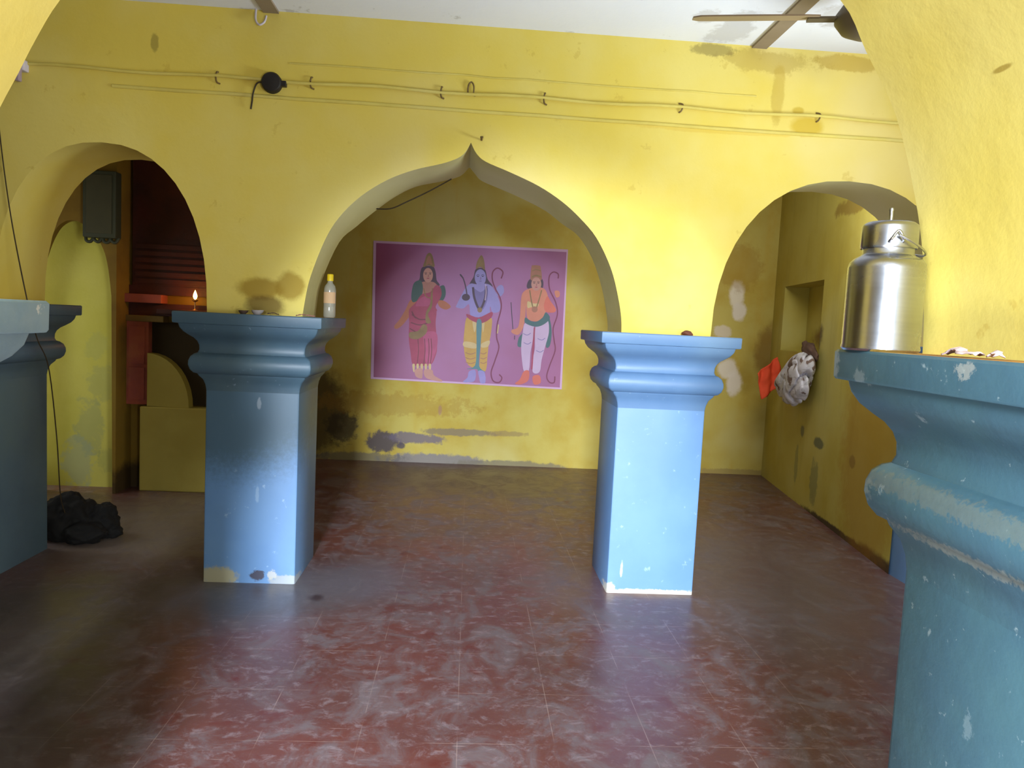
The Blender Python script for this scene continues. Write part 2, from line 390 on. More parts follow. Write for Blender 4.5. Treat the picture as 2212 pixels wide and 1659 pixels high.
bm = bmesh.new(); box(bm, -2.775, -2.745, 6.04, 6.25, 0, ZC); struct('passage_light_block', bm, M_dark)  # blocker added to stop the passage lamp leaking onto the shrine front
bm = bmesh.new()
q = [(-4.1, 6.25), (-1.75, 6.25), (-1.75, 7.75), (-1.85, 7.75), (-1.85, 6.4), (-4.1, 6.4)]
lo = [bm.verts.new((x, y, 0)) for x, y in q]; hi = [bm.verts.new((x, y, ZC)) for x, y in q]
for i in range(len(q)): bm.faces.new((lo[i], lo[(i+1) % 6], hi[(i+1) % 6], hi[i]))
bm.faces.new(lo); bm.faces.new(hi)
struct('wall_shrine', bm, M_dark)

# ceiling joists running in depth
for i, x in enumerate((1.497, -1.10)):
    bm = bxm(x-.04, x+.04, 1.40, 4.085, ZC-.012, ZC, 0); struct('trim_%d' % (3+i), bm, M_brown)
# faint plaster ridges on the arcade wall
def ridge(n, x0, z0, x1, z1, r):
    bm = bmesh.new(); tube(bm, [(x0 + (x1-x0)*k/14, YF, z0 + (z1-z0)*k/14 + random.uniform(-.003, .003)) for k in range(15)], r, 8); struct('trim_%d' % n, bm, M_pipe, 60)
ridge(1, -1.9, 2.625, 2.55, 2.606, .010); ridge(2, -1.0, 2.80, 1.5, 2.793, .005)

# ------------------------------------------------------------------ pillars
PROF_SHAFT = [(0, 0), (0, .25), (0, .6), (0, 1.06)]
PROF_CAP = [(0, 1.06), (.004, 1.09), (.014, 1.12), (.032, 1.142), (.036, 1.152), (.052, 1.158), (.066, 1.175), (.073, 1.2), (.072, 1.222), (.064, 1.245), (.05, 1.259), (.036, 1.265),
            (.030, 1.28), (.031, 1.305), (.038, 1.325), (.052, 1.343), (.072, 1.358), (.092, 1.375), (.106, 1.396), (.112, 1.418)]
PROF_SLAB = [(.112, 1.418), (.13, 1.420), (.133, 1.425), (.134, 1.475), (.130, 1.48)]
def sq_loft(prof, h, ch, top=False, bottom=False):
    bm = bmesh.new(); rings = []
    for o, z in prof:
        r = h + o; c = ch
        pts = []
        for sx, sy in ((1, 1), (-1, 1), (-1, -1), (1, -1)):
            order = ((r, r-c), (r-.3*c, r-.3*c), (r-c, r))
            if sx*sy < 0: order = order[::-1]
            for px, py in order: pts.append((sx*px, sy*py, z))
        rings.append([bm.verts.new(p) for p in pts])
    n = len(rings[0])
    for a, b in zip(rings, rings[1:]):
        for k in range(n): bm.faces.new((a[k], a[(k+1) % n], b[(k+1) % n], b[k]))
    if top: bm.faces.new(rings[-1]).material_index = 1
    if bottom: bm.faces.new(rings[0])
    return bm
def pillar(cx, cy, m, label, h=.25, oscale=1., ch=.012):
    e = empty('pillar', (cx, cy, 0), label, 'pillar', 'moulded blue pillars of the arcades')
    k = lambda P: [(o*oscale, z) for o, z in P]
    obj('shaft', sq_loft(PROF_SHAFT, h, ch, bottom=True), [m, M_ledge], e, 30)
    mc = M_cap_shaded if (m == M_blue and cx < 0) else M_cap_lit if m == M_blue else m
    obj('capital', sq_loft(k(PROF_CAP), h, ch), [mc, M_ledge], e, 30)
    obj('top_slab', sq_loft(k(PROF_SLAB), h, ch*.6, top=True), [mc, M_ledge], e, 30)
    return e
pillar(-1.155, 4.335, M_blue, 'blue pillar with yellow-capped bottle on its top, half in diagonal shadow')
pillar(1.09, 4.335, M_blue, 'brightly lit pale blue pillar right of the purple poster')
pillar(-2.75, 4.335, M_blue_shaded, 'dark shaded pillar at the left picture edge beside the black heap')
pillar(3.03, 4.335, M_blue, 'blue pillar mostly hidden behind the near steel-can pillar, by the right wall')
pillar(1.13, 1.11, M_teal, 'large near teal-blue pillar with the steel milk can on its top', h=.267, oscale=.87, ch=.022)
pillar(-1.195, 1.12, M_pale, 'near pillar at far left edge with only its pale cap corner showing', ch=.02).scale.z = 1.013

# ------------------------------------------------------------------ steel milk can
ZT = 1.4805
can = empty('milk_can', (.796, 1.405, ZT), 'shiny stainless steel milk can standing on the near right pillar top', 'milk can', rz=math.radians(0))
R0 = .0700
obj('body', lathe(bmesh.new(), [(0, 0), (R0-.004, 0), (R0, .004), (R0, .008), (R0-.001, .012), (R0-.001, .158), (R0-.003, .168), (R0-.010, .176), (R0-.021, .182), (R0-.024, .186), (R0-.024, .2), (0, .2)], 64), M_steel, can, 40)
lid = obj('lid', lathe(bmesh.new(), [(0, .196), (R0-.0205, .196), (R0-.0195, .2), (R0-.0195, .236), (R0-.021, .241), (R0-.027, .2455), (R0-.05, .247), (0, .248)], 64), M_steel, can, 40)
obj('knob', lathe(bmesh.new(), [(0, .246), (.006, .246), (.0045, .25), (.0042, .268), (.0052, .27), (.004, .274), (0, .275)], 20), M_steel, lid, 50)
for a in (-105, 75):
    bm = bmesh.new(); ca, sa = math.cos(math.radians(a)), math.sin(math.radians(a)); r = R0-.0215
    t_ = Vector((-sa, ca, 0)); o_ = Vector((ca, sa, 0))
    pts = [o_*(r) + t_*(-.012) + Vector((0, 0, .205)), o_*(r+.009) + t_*(-.010) + Vector((0, 0, .210)), o_*(r+.012) + Vector((0, 0, .224)), o_*(r+.009) + t_*.010 + Vector((0, 0, .210)), o_*r + t_*.012 + Vector((0, 0, .205))]
    tube(bm, spline(pts, 6), .0026, 10)
    obj('handle_lug', bm, M_steel, can, 60)
# swung-down wire bail
bm = bmesh.new(); pts = []
for k in range(13):
    a = math.radians(-105 + 180*k/12)
    pts.append((math.cos(a)*(R0-.006), math.sin(a)*(R0-.006), .216 - .030*math.sin(PI*k/12)))
tube(bm, spline(pts, 4), .0022, 8); obj('wire_handle', bm, M_steel, can, 60)

# crumpled paper scraps on the same ledge
def scrap(name, pts, w, loc, label, cat, m, group=None, seed=0):
    bm = bmesh.new(); rnd = random.Random(seed); P = spline(pts, 5); prev = None
    for i, p in enumerate(P):
        d = (P[min(i+1, len(P)-1)] - P[max(i-1, 0)]).normalized(); s = Vector((-d.y, d.x, 0))
        ww = w*(.55+.6*rnd.random())
        row = [bm.verts.new(p + s*ww*(k-1) + Vector((0, 0, (.003 if k == 1 else 0) + rnd.random()*.004))) for k in range(3)]
        if prev:
            for k in range(2): bm.faces.new((prev[k], prev[k+1], row[k+1], row[k]))
        prev = row
    o = obj(name, bm, m, None, 80, loc)
    md = o.modifiers.new('thick', 'SOLIDIFY'); md.thickness = .002
    return tag(o, label, cat, group, 'thing')
M_paper = plain('pinkish_white_paper', (226, 202, 204), .8, var=.2)
scrap('paper_scrap', [(0, 0, 0), (.004, -.03, .010), (-.003, -.055, .004), (.004, -.085, .003)], .011, (.815, 1.235, 1.4815), 'crumpled pinkish white paper scrap on the near right pillar ledge', 'paper scrap', M_paper, seed=3)
scrap('paper_scrap', [(0, 0, 0), (.003, -.012, .008), (-.002, -.026, .002)], .009, (.815, 1.125, 1.4815), 'smaller pinkish paper bit nearest the right picture edge on the pillar ledge', 'paper scrap', M_paper, seed=5)

# ------------------------------------------------------------------ things on the left pillar top
bo = empty('bottle', (-.835, 4.50, 1.4805), 'clear plastic oil bottle with yellow cap on the left blue pillar', 'bottle')
def bottle_body():
    bm = bmesh.new(); prof = [(0, .003), (.030, 0), (.035, .006), (.035, .055), (.034, .06), (.035, .065), (.035, .155), (.034, .172), (.029, .188), (.020, .200), (.0155, .206), (.0145, .222), (0, .222)]
    return lathe(bm, prof, 32)
M_pet = plain('cloudy_plastic_with_oil', (182, 178, 160), .22, var=.1, trans=.35)
obj('bottle_body', bottle_body(), M_pet, bo, 40)
obj('cap', lathe(bmesh.new(), [(0, .216), (.0185, .216), (.0185, .252), (.0165, .256), (0, .256)], 28), plain('yellow_plastic_cap', (226, 196, 30), .4), bo, 40)
bm = bmesh.new()
for k in range(20):
    a0, a1 = PI*(1.08+.84*k/20), PI*(1.08+.84*(k+1)/20)
    bm.faces.new([bm.verts.new(v) for v in ((.0356*math.cos(a0), .0356*math.sin(a0), .085), (.0356*math.cos(a1), .0356*math.sin(a1), .085), (.0356*math.cos(a1), .0356*math.sin(a1), .15), (.0356*math.cos(a0), .0356*math.sin(a0), .15))])
bmesh.ops.remove_doubles(bm, verts=bm.verts, dist=1e-5)
obj('paper_label', bm, plain('faded_orange_label', (206, 170, 130), .7), bo, 60)

M_clay = plain('sooty_clay', (96, 76, 66), .8, var=.4); M_ash = plain('grey_clay', (176, 170, 172), .7, var=.3)
def diya(x, y, r, m, label):
    o = obj('clay_lamp', lathe(bmesh.new(), [(0, 0), (r*.55, 0), (r*.85, r*.35), (r, r*.75), (r*.93, r*.78), (r*.75, r*.45), (r*.4, r*.2), (0, r*.18)], 24), m, None, 40, (x, y, 1.4805))
    # pinched spout
    for v in o.data.vertices:
        if v.co.z > r*.3 and v.co.x > r*.55: v.co.x += .35*r*(v.co.x/r-.5); v.co.z += .04*r
    return tag(o, label, 'oil lamp', 'little lamps on the left pillar', 'thing')
diya(-1.195, 4.02, .024, M_clay, 'small sooty clay lamp on the left blue pillar, leftmost of two')
diya(-1.122, 4.02, .030, M_ash, 'small pale grey clay lamp on the left blue pillar, right of the sooty one')
scrap('incense_scrap', [(0, 0, .003), (.03, .004, .010), (.06, -.002, .002)], .006, (-1.07, 4.02, 1.4815), 'thin burnt scrap beside the grey clay lamp on the left pillar', 'scrap', M_clay, seed=8)
scrap('flower_scrap', [(0, 0, .001), (.03, .006, .008), (.07, 0, .006), (.10, .004, .002)], .008, (-.915, 3.99, 1.4815), 'faded pink petal strip on the left pillar before the bottle', 'scrap', plain('faded_petals', (160, 110, 100), .8, var=.4), seed=9)
bm = bmesh.new(); bmesh.ops.create_icosphere(bm, subdivisions=3, radius=.03)
for v in bm.verts: v.co *= 1 + .35*noise.noise(v.co*40); v.co.z = max(v.co.z*.55, -.010)
tag(obj('brick_chip', bm, plain('brown_brick', (112, 66, 50), .8, var=.4), None, 60, (1.19, 4.02, 1.4905)), 'small brown brick chip on top of the bright right pillar', 'brick chip', None, 'thing')

# ------------------------------------------------------------------ poster
PY = 7.745
def pz(x, y):  # a point of the print measured on its own sheet
    u = (x-124)/1931; v = (y-92)/1373
    tl, tr, br, bl = Vector((-1.014, 0, 2.269)), Vector((.975, 0, 2.287)), Vector((.987, 0, .834)), Vector((-.996, 0, .858))
    # sheet edges lean a little: undo the lean first
    uu = (x - (124 - 27*v)) / ((2055-64*v) - (124-27*v)); t0 = 92 + 88*uu; t1 = 1465 + 106*uu
    vv = (y - t0)/(t1-t0)
    return (tl*(1-uu)+tr*uu)*(1-vv) + (bl*(1-uu)+br*uu)*vv
po = empty('poster', (0, PY, .846), 'large purple poster of three standing robed figures on the back wall', 'poster')
inv = Matrix.Translation((0, -PY, -.846))
def poly(bm, pts, depth, mi, k=4, sm=True):
    P = [(v.x, v.y) for v in spline([(x, y, 0) for x, y in pts], k, True)] if sm else pts
    vs = []
    for x, y in P:
        w = pz(x, y); vs.append(bm.verts.new((w.x, -depth, w.z-.846)))
    f = bm.faces.new(vs); f.material_index = mi
    return f
bm = bmesh.new(); f = poly(bm, [(124, 92), (2055, 180), (1991, 1571), (97, 1465)], .002, 0, sm=False)
r = bmesh.ops.extrude_face_region(bm, geom=[f])
for v in [g for g in r['geom'] if isinstance(g, bmesh.types.BMVert)]: v.co.y = .003
obj('border_sheet', bm, plain('pale_pink_border', (200, 162, 198), .6, var=.08, scale=3), po)
pm = []
def pc(name, c, var=.25, sc=9):
    c = tuple(.80*a + .20*b for a, b in zip(c, (140, 88, 130)))  # slight haze over the figures mixed into their colours
    pm.append(plain('print_'+name, c, .55, var=var, scale=sc)); return len(pm)-1
def purple():
    t = NT('print_purple')
    c = t.mix(t.ramp(t.noise(1.1, 3), .35, .7), lin((152, 92, 144)), lin((146, 80, 124)))
    sep = t.node('ShaderNodeSeparateXYZ'); t.l.new(t.P(), sep.inputs[0])
    c = t.mix(t.ramp(sep.outputs['X'], -1.1, -.35, .75, 0), c, lin((128, 46, 80)))
    t.l.new(c, t.bsdf.inputs['Base Color']); t.bsdf.inputs['Roughness'].default_value = .5
    return t.m
pm.append(purple()); PUR = 0
GOLD = pc('gold', (150, 126, 66), .5); HAIR = pc('hair', (66, 54, 66)); SK1 = pc('skin_brown', (184, 128, 104)); SK2 = pc('skin_tan', (188, 112, 66)); GRN = pc('green', (52, 92, 80)); RED = pc('red', (178, 66, 92), .4)
PNK = pc('pink', (196, 84, 122), .4); RDK = pc('dark_red', (120, 52, 62), .4); BLV = pc('lavender', (156, 154, 218)); BLD = pc('lavender_shade', (122, 118, 176)); YLW = pc('yellow', (214, 174, 66), .3); TEAL = pc('teal', (74, 142, 142))
YPL = pc('pale_yellow', (224, 204, 130)); BOW = pc('bow', (122, 46, 74)); PEA = pc('peach', (222, 140, 100)); ORG = pc('orange', (224, 112, 82)); WHT = pc('white', (206, 186, 214), .15); GR2 = pc('sash_green', (56, 108, 104)); FCE = pc('face', (206, 152, 128)); CRN = pc('crown', (178, 122, 84), .4)
EYE = pc('eye', (40, 30, 44))
bm = bmesh.new()
poly(bm, [(150, 115), (2040, 205), (1972, 1552), (125, 1448)], .003, PUR, sm=False)
lay = [0]
def S(mi, *pts, sm=True):
    lay[0] += 1; poly(bm, list(pts), .0035 + lay[0]*.00004, mi, 4, sm)
def E(mi, cx, cy, rx, ry, rot=0):
    S(mi, *[(cx + rx*math.cos(a)*math.cos(rot) - ry*math.sin(a)*math.sin(rot), cy + rx*math.cos(a)*math.sin(rot) + ry*math.sin(a)*math.cos(rot)) for a in [2*PI*k/12 for k in range(12)]])
def stroke(mi, pts, w):
    P = spline([(x, y, 0) for x, y in pts], 5); Lf, Rt = [], []
    for i, p in enumerate(P):
        d = (P[min(i+1, len(P)-1)]-P[max(i-1, 0)]).normalized(); s = Vector((-d.y, d.x, 0))*w/2
        Lf.append(p+s); Rt.append(p-s)
    lay[0] += 1
    for i in range(len(P)-1):
        poly(bm, [(v.x, v.y) for v in (Lf[i], Lf[i+1], Rt[i+1], Rt[i])], .0035 + lay[0]*.00004, mi, sm=False)
def face(cx, cy, s, mi_lip):
    E(EYE, cx-.42*s, cy-.12*s, .2*s, .07*s); E(EYE, cx+.42*s, cy-.12*s, .2*s, .07*s)
    stroke(EYE, [(cx-.7*s, cy-.3*s), (cx-.4*s, cy-.4*s), (cx-.15*s, cy-.3*s)], .07*s); stroke(EYE, [(cx+.15*s, cy-.3*s), (cx+.4*s, cy-.4*s), (cx+.7*s, cy-.3*s)], .07*s)
    stroke(RDK, [(cx+.02*s, cy), (cx+.1*s, cy+.35*s), (cx-.06*s, cy+.38*s)], .07*s); E(mi_lip, cx, cy+.72*s, .26*s, .09*s)
# left figure in a red sari
S(HAIR, (585,400),(610,350),(705,345),(735,400),(745,480),(775,530),(720,560),(600,560),(540,520),(575,470))
S(GOLD, (612,350),(628,290),(645,235),(672,212),(700,232),(718,300),(722,350),(665,335))
S(CRN, (640,330),(650,270),(672,240),(692,275),(700,330),(668,318))
S(SK1, (600,500),(715,500),(760,560),(740,640),(600,650),(585,570))
E(FCE, 660, 432, 48, 72); face(660, 425, 52, RED)
S(SK2, (485,680),(560,670),(535,760),(470,850),(400,935),(345,965),(328,935),(380,870),(440,770))
S(GRN, (505,560),(530,500),(590,485),(610,560),(590,650),(520,700),(495,660))
S(GRN, (750,590),(775,545),(820,535),(835,620),(800,690),(745,690))
S(SK2, (755,690),(800,680),(850,705),(885,745),(835,772),(775,745))
S(RED, (600,620),(680,600),(740,530),(785,560),(790,640),(735,740),(735,790),(480,790),(540,700))
S(PNK, (560,680),(640,640),(690,700),(620,760),(540,760))
S(RED, (480,760),(600,740),(735,760),(735,900),(742,1020),(750,1150),(735,1230),(690,1320),(600,1335),(510,1320),(488,1200),(470,1060),(475,900))
S(PNK, (620,1010),(740,1000),(748,1150),(690,1310),(640,1310),(625,1150))
for a, b in (((500,820),(640,870)), ((490,900),(660,905)), ((480,960),(640,1000)), ((500,790),(560,860))): stroke(RDK, [a, ((a[0]+b[0])/2, (a[1]+b[1])/2+22), b], 12)
for x in (560, 625, 665, 690): stroke(RDK, [(x, 1060), (x+6, 1180), (x-6, 1310)], 8)
S(GOLD, (478,1000),(560,985),(610,920),(650,940),(640,1010),(560,1065),(482,1055))
S(GOLD, (690,600),(705,600),(700,740),(660,820),(690,900),(640,900),(640,800),(680,720))
for x in (520, 560, 600, 640, 680): S(YPL, (x-14,1320),(x+10,1320),(x+4,1395),(x-8,1380))
S(FCE, (530,1375),(600,1360),(605,1440),(590,1462),(540,1440)); S(FCE, (622,1375),(700,1375),(720,1430),(800,1480),(770,1492),(640,1455))
stroke(GOLD, [(618,560),(640,640),(690,650),(705,560)], 9)
# middle figure, blue skinned with yellow dhoti
S(HAIR, (1070,520),(1110,450),(1135,370),(1220,370),(1250,470),(1300,540),(1250,560),(1100,560))
S(GOLD, (1135,370),(1142,310),(1165,262),(1190,235),(1212,275),(1222,340),(1220,380),(1178,350))
S(BLV, (1030,560),(1080,515),(1140,520),(1230,515),(1290,540),(1340,620),(1375,720),(1365,790),(1300,800),(1275,740),(1265,840),(1180,860),(1085,840),(1065,720),(1010,760),(940,750),(945,720),(985,640))
S(BLD, (1100,560),(1180,600),(1250,560),(1240,700),(1180,790),(1120,700))
E(BLV, 1178, 455, 56, 82); face(1178, 450, 56, BLD)
S(BLV, (1335,570),(1370,530),(1405,540),(1412,600),(1380,640),(1345,630))
stroke(HAIR, [(1105,550),(1120,660),(1172,770),(1225,660),(1235,540)], 22); E(GOLD, 1172, 775, 24, 26)
stroke(WHT, [(1230,520),(1235,600),(1225,680)], 9)
stroke(HAIR, [(980,432),(1010,470),(1035,560),(1048,650)], 12); S(HAIR, (970,425),(985,420),(1015,460),(990,450), sm=False)
E(HAIR, 1035, 650, 40, 34)
S(YLW, (1040,855),(1100,870),(1140,905),(1142,1100),(1138,1330),(1070,1335),(1030,1260),(1012,1120),(1018,1000))
S(YLW, (1190,905),(1230,880),(1292,860),(1285,1000),(1262,1120),(1248,1250),(1232,1380),(1170,1375),(1180,1150))
S(YPL, (1020,1090),(1130,1110),(1130,1160),(1015,1140)); S(YPL, (1190,1110),(1270,1080),(1255,1140),(1190,1150)); S(YPL, (1100,890),(1138,910),(1120,1000)); S(YPL, (1195,910),(1220,900),(1205,1000))
for y in (1210, 1260, 1305): stroke(CRN, [(1030, y-10), (1080, y+6), (1130, y-8)], 7); stroke(CRN, [(1178, y-6), (1210, y+4), (1240, y-12)], 7)
S(RED, (1045,815),(1160,850),(1290,795),(1288,850),(1200,905),(1110,890),(1050,850))
S(TEAL, (1142,890),(1190,890),(1182,1100),(1165,1330),(1225,1395),(1160,1390),(1140,1365),(1040,1365),(1125,1330),(1140,1150))
S(BLV, (1065,1390),(1128,1378),(1124,1480),(1060,1500),(1005,1494),(1050,1450)); S(BLV, (1158,1385),(1218,1395),(1228,1500),(1180,1505),(1165,1450))
stroke(BOW, [(1385,465),(1402,400),(1350,362),(1302,400),(1298,480),(1330,570),(1375,660),(1385,760),(1345,920),(1340,1050),(1362,1150),(1320,1290),(1285,1400),(1305,1485),(1365,1500),(1392,1455),(1365,1420)], 13)
stroke(YPL, [(1358,920),(1348,1010)], 10)
# right figure with white trousers
S(HAIR, (1640,545),(1675,470),(1790,465),(1805,545),(1770,580),(1680,575))
S(CRN, (1680,480),(1688,350),(1710,335),(1765,338),(1782,360),(1790,480),(1735,460))
stroke(GOLD, [(1690,450),(1735,435),(1785,450)], 14); stroke(GOLD, [(1695,390),(1735,378),(1780,390)], 8)
S(PEA, (1585,660),(1610,595),(1680,560),(1790,555),(1840,600),(1862,720),(1825,810),(1822,850),(1740,890),(1648,860),(1635,740),(1625,850),(1600,960),(1555,1022),(1495,1005),(1490,975),(1550,950),(1572,850))
E(FCE, 1736, 520, 50, 66); face(1736, 515, 50, RED)
S(ORG, (1845,640),(1880,690),(1932,765),(1915,800),(1835,795),(1812,730))
S(PEA, (1920,590),(1965,590),(1970,640),(1935,650))
S(YPL, (1650,690),(1700,710),(1760,715),(1742,750),(1700,745),(1650,755))
stroke(GOLD, [(1670,580),(1690,700),(1720,790),(1755,700),(1790,580)], 12); E(CRN, 1720, 770, 30, 30)
S(GR2, (1600,1000),(1640,880),(1660,950),(1600,1100),(1580,1145),(1548,1130),(1562,1050))
S(GR2, (1850,850),(1872,870),(1890,1000),(1872,1130),(1832,1142),(1850,1000))
S(WHT, (1625,905),(1712,935),(1700,1080),(1678,1200),(1662,1380),(1612,1388),(1590,1250),(1585,1130),(1600,1000))
S(WHT, (1728,940),(1800,920),(1852,880),(1862,1000),(1825,1140),(1790,1270),(1768,1395),(1700,1395),(1705,1250),(1722,1150))
S(GR2, (1628,850),(1680,885),(1740,890),(1800,850),(1830,800),(1872,845),(1850,890),(1790,930),(1720,942),(1625,905))
stroke(RED, [(1718,950),(1705,1150),(1690,1370)], 16)
for c in ((1645,1010),(1650,1100),(1790,1060),(1775,1180)): stroke(BLD, [(c[0]-40, c[1]), (c[0], c[1]+16), (c[0]+35, c[1]-4)], 6)
S(ORG, (1610,1390),(1662,1385),(1655,1480),(1580,1520),(1522,1512),(1570,1470)); S(ORG, (1700,1440),(1768,1430),(1778,1505),(1712,1520))
stroke(BOW, [(1955,465),(1955,420),(1905,402),(1865,450),(1870,570),(1930,700),(1948,820),(1905,960),(1915,1080),(1925,1180),(1870,1330),(1840,1440),(1870,1500),(1915,1500),(1922,1440)], 12)
stroke(HAIR, [(1483,700),(1492,830),(1502,965)], 8); stroke(HAIR, [(1520,1030),(1518,1070)], 8)
obj('printed_picture', bm, pm, po)

# ------------------------------------------------------------------ wiring on the arcade wall
YW = YF - .012
cd = empty('conduit_pipe', (0, YF, 2.70), 'thin yellow painted wiring pipe running across the wall above the arches', 'wiring pipe')
bm = bmesh.new(); tube(bm, [(-2.35 + 4.95*k/30, -.010, .006*math.sin(k*1.3)+.003) for k in range(31)], .0085, 8); obj('pipe', bm, M_pipe, cd, 60)
def clip(x, z, kind):
    bm = bmesh.new()
    if kind == 0: pts = [(x-.004, 0, z+.035), (x-.008, -.024, z+.030), (x-.012, -.026, z), (x-.008, -.022, z-.028), (x+.006, 0, z-.035)]
    elif kind == 1: pts = [(x-.016, 0, z-.03), (x-.016, -.022, z+.02), (x, -.026, z+.045), (x+.014, -.022, z+.02), (x+.014, -.02, z-.03), (x+.024, 0, z-.032)]
    else: pts = [(x-.014, 0, z+.022), (x+.004, -.024, z+.016), (x+.008, -.024, z), (x, -.02, z-.026), (x-.01, 0, z-.034)]
    tube(bm, spline([(a, b*.45, c*.85) for a, b, c in pts], 4), .0042, 6)
    return obj('clip', bm, M_clip, cd, 60)
for x, z, k in ((-1.36, 0, 0), (-.876, .005, 0), (-.195, 0, 0), (-.047, .028, 1), (.354, .004, 0), (1.089, .010, 2), (1.852, .008, 2)): clip(x, z, k)
jb = empty('junction_box', (-1.085, YF, 2.688), 'round black electrical junction box on the wall above the left pillar', 'junction box')
bm = bmesh.new(); lathe(bm, [(0, 0), (.052, 0), (.052, .030), (.046, .038), (.022, .042), (0, .043)], 32); bmesh.ops.rotate(bm, verts=bm.verts, matrix=Matrix.Rotation(PI/2, 3, 'X')); obj('round_body', bm, M_black, jb, 40)
obj('outlet', bxm(.046, .075, -.03, 0, -.016, .012, .003), M_black, jb)
bm = bmesh.new(); tube(bm, spline([(-.045, -.02, 0), (-.075, -.022, -.01), (-.093, -.022, -.06), (-.098, -.02, -.10), (-.105, -.015, -.14)], 6), .0042, 8); obj('loose_wire', bm, M_wire, jb, 60)
ho = bmesh.new(); tube(ho, spline([(-1.175, 4.075, 3.056), (-1.17, 4.055, 2.995), (-1.15, 4.05, 2.97), (-1.125, 4.05, 2.985), (-1.118, 4.06, 3.02)], 5), .0055, 8)
tag(obj('wire_hook', ho, M_white, None, 60), 'white bent wire hook below the ceiling above the left pillar', 'hook', None, 'thing')
n = bmesh.new(); tube(n, [(.02, 4.09, 2.47), (.02, 4.05, 2.468), (.02, 4.044, 2.476)], [.006, .006, .009], 8)
tag(obj('nail', n, M_clip, None, 60), 'small rusty nail in the wall above the pointed arch tip', 'nail', None, 'thing')
tl = empty('tube_light', (-2.41, YF, 2.63), 'white tube light fitting cut off by the near arch at upper left', 'light fitting')
obj('fitting_body', bxm(-.10, .095, -.05, 0, .03, .085, .006), M_white, tl)
obj('end_cap', bxm(.06, .085, -.075, -.045, -.03, .06, .005), plain('grey_lilac_plastic', (170, 150, 160), .5), tl)
bm = bmesh.new(); tube(bm, [(-.10, -.06, .01), (.062, -.06, .01)], .014, 12); obj('tube', bm, M_white, tl, 60)
bm = bmesh.new(); tube(bm, spline([(-.62, 4.54, 2.14), (-.50, 4.5, 2.138), (-.40, 4.5, 2.185), (-.27, 4.5, 2.255), (-.146, 4.52, 2.335)], 8), .004, 6)
tag(obj('sagging_wire', bm, M_wire, None, 60), 'thin wire sagging under the central pointed arch', 'wire', None, 'thing')
bm = bmesh.new(); tube(bm, spline([(-2.47, 4.07, 2.585), (-2.437, 4.04, 2.335), (-2.35, 3.98, 1.92), (-2.262, 3.96, 1.507), (-2.262, 4.05, 1.3), (-2.285, 4.2, 1.134), (-2.35, 4.4, .72), (-2.425, 4.58, .34), (-2.44, 4.66, .20)], 8), .0032, 6)
tag(obj('hanging_cable', bm, M_wire, None, 60), 'thin dark cable hanging down by the left dark pillar to the black heap', 'cable', None, 'thing')

# ------------------------------------------------------------------ ceiling fan
fan = empty('ceiling_fan', (1.50, 2.93, 2.75), 'tan ceiling fan partly hidden by the near right arch', 'ceiling fan')
obj('motor_housing', lathe(bmesh.new(), [(0, -.075), (.05, -.07), (.10, -.045), (.125, -.01), (.125, .012), (.10, .05), (.06, .085), (.03, .095), (0, .095)], 40), M_fan_dk, fan, 40)
obj('down_rod', lathe(bmesh.new(), [(0, .09), (.012, .09), (.012, .25), (.04, .255), (.05, .306), (0, .306)], 20), M_fan, fan, 40)
for k in range(3):
    ang = math.radians(168.5 + 120*k)
    b_ = bmesh.new(); T = Matrix.Rotation(ang, 4, 'Z')
    secs = [(.19, .045), (.25, .058), (.40, .062), (.56, .062), (.645, .058), (.672, .03)]
    rows = []
    for r_, w in secs:
        rows.append([b_.verts.new(T @ Vector((r_, s*w, .004 + -s*w*.24 + (.006 if top else 0)))) for s, top in ((-1, 0), (1, 0), (1, 1), (-1, 1))])
    for a, b in zip(rows, rows[1:]):
        for j in range(4): b_.faces.new((a[j], a[(j+1) % 4], b[(j+1) % 4], b[j]))
    b_.faces.new(rows[0]); b_.faces.new(rows[-1])
    bl = obj('blade', b_, M_fan, fan)
    br = bmesh.new(); box(br, .09, .23, -.020, .020, -.006, .003); bmesh.ops.transform(br, matrix=T, verts=br.verts)
    obj('blade_bracket', br, M_fan_dk, bl)

# ------------------------------------------------------------------ left aisle things
bx = empty('wall_box', (-2.83, 5.98, 1.965), 'dark green rectangular box hung high in the left arch', 'box')
M_box = plain('dark_green_enamel', (62, 66, 46), .6, var=.35, scale=7)
obj('case', bxm(-.122, .122, -.10, 0, .03, .53, .008), M_box, bx)
obj('front_panel', bxm(-.095, .095, -.106, -.098, .06, .50, .004), plain('dark_olive_panel', (70, 68, 44), .7, var=.3, scale=9), bx)
bm = bmesh.new()
for i, x in enumerate((-.09, -.03, .04, .095)):
    tube(bm, spline([(x-.03, -.05, .035), (x-.02, -.06, .005+.008*(i % 2)), (x+.01, -.06, .0), (x+.03, -.05, .035)], 4), .012, 8)
obj('frayed_lower_edge', bm, M_box, bx, 60)

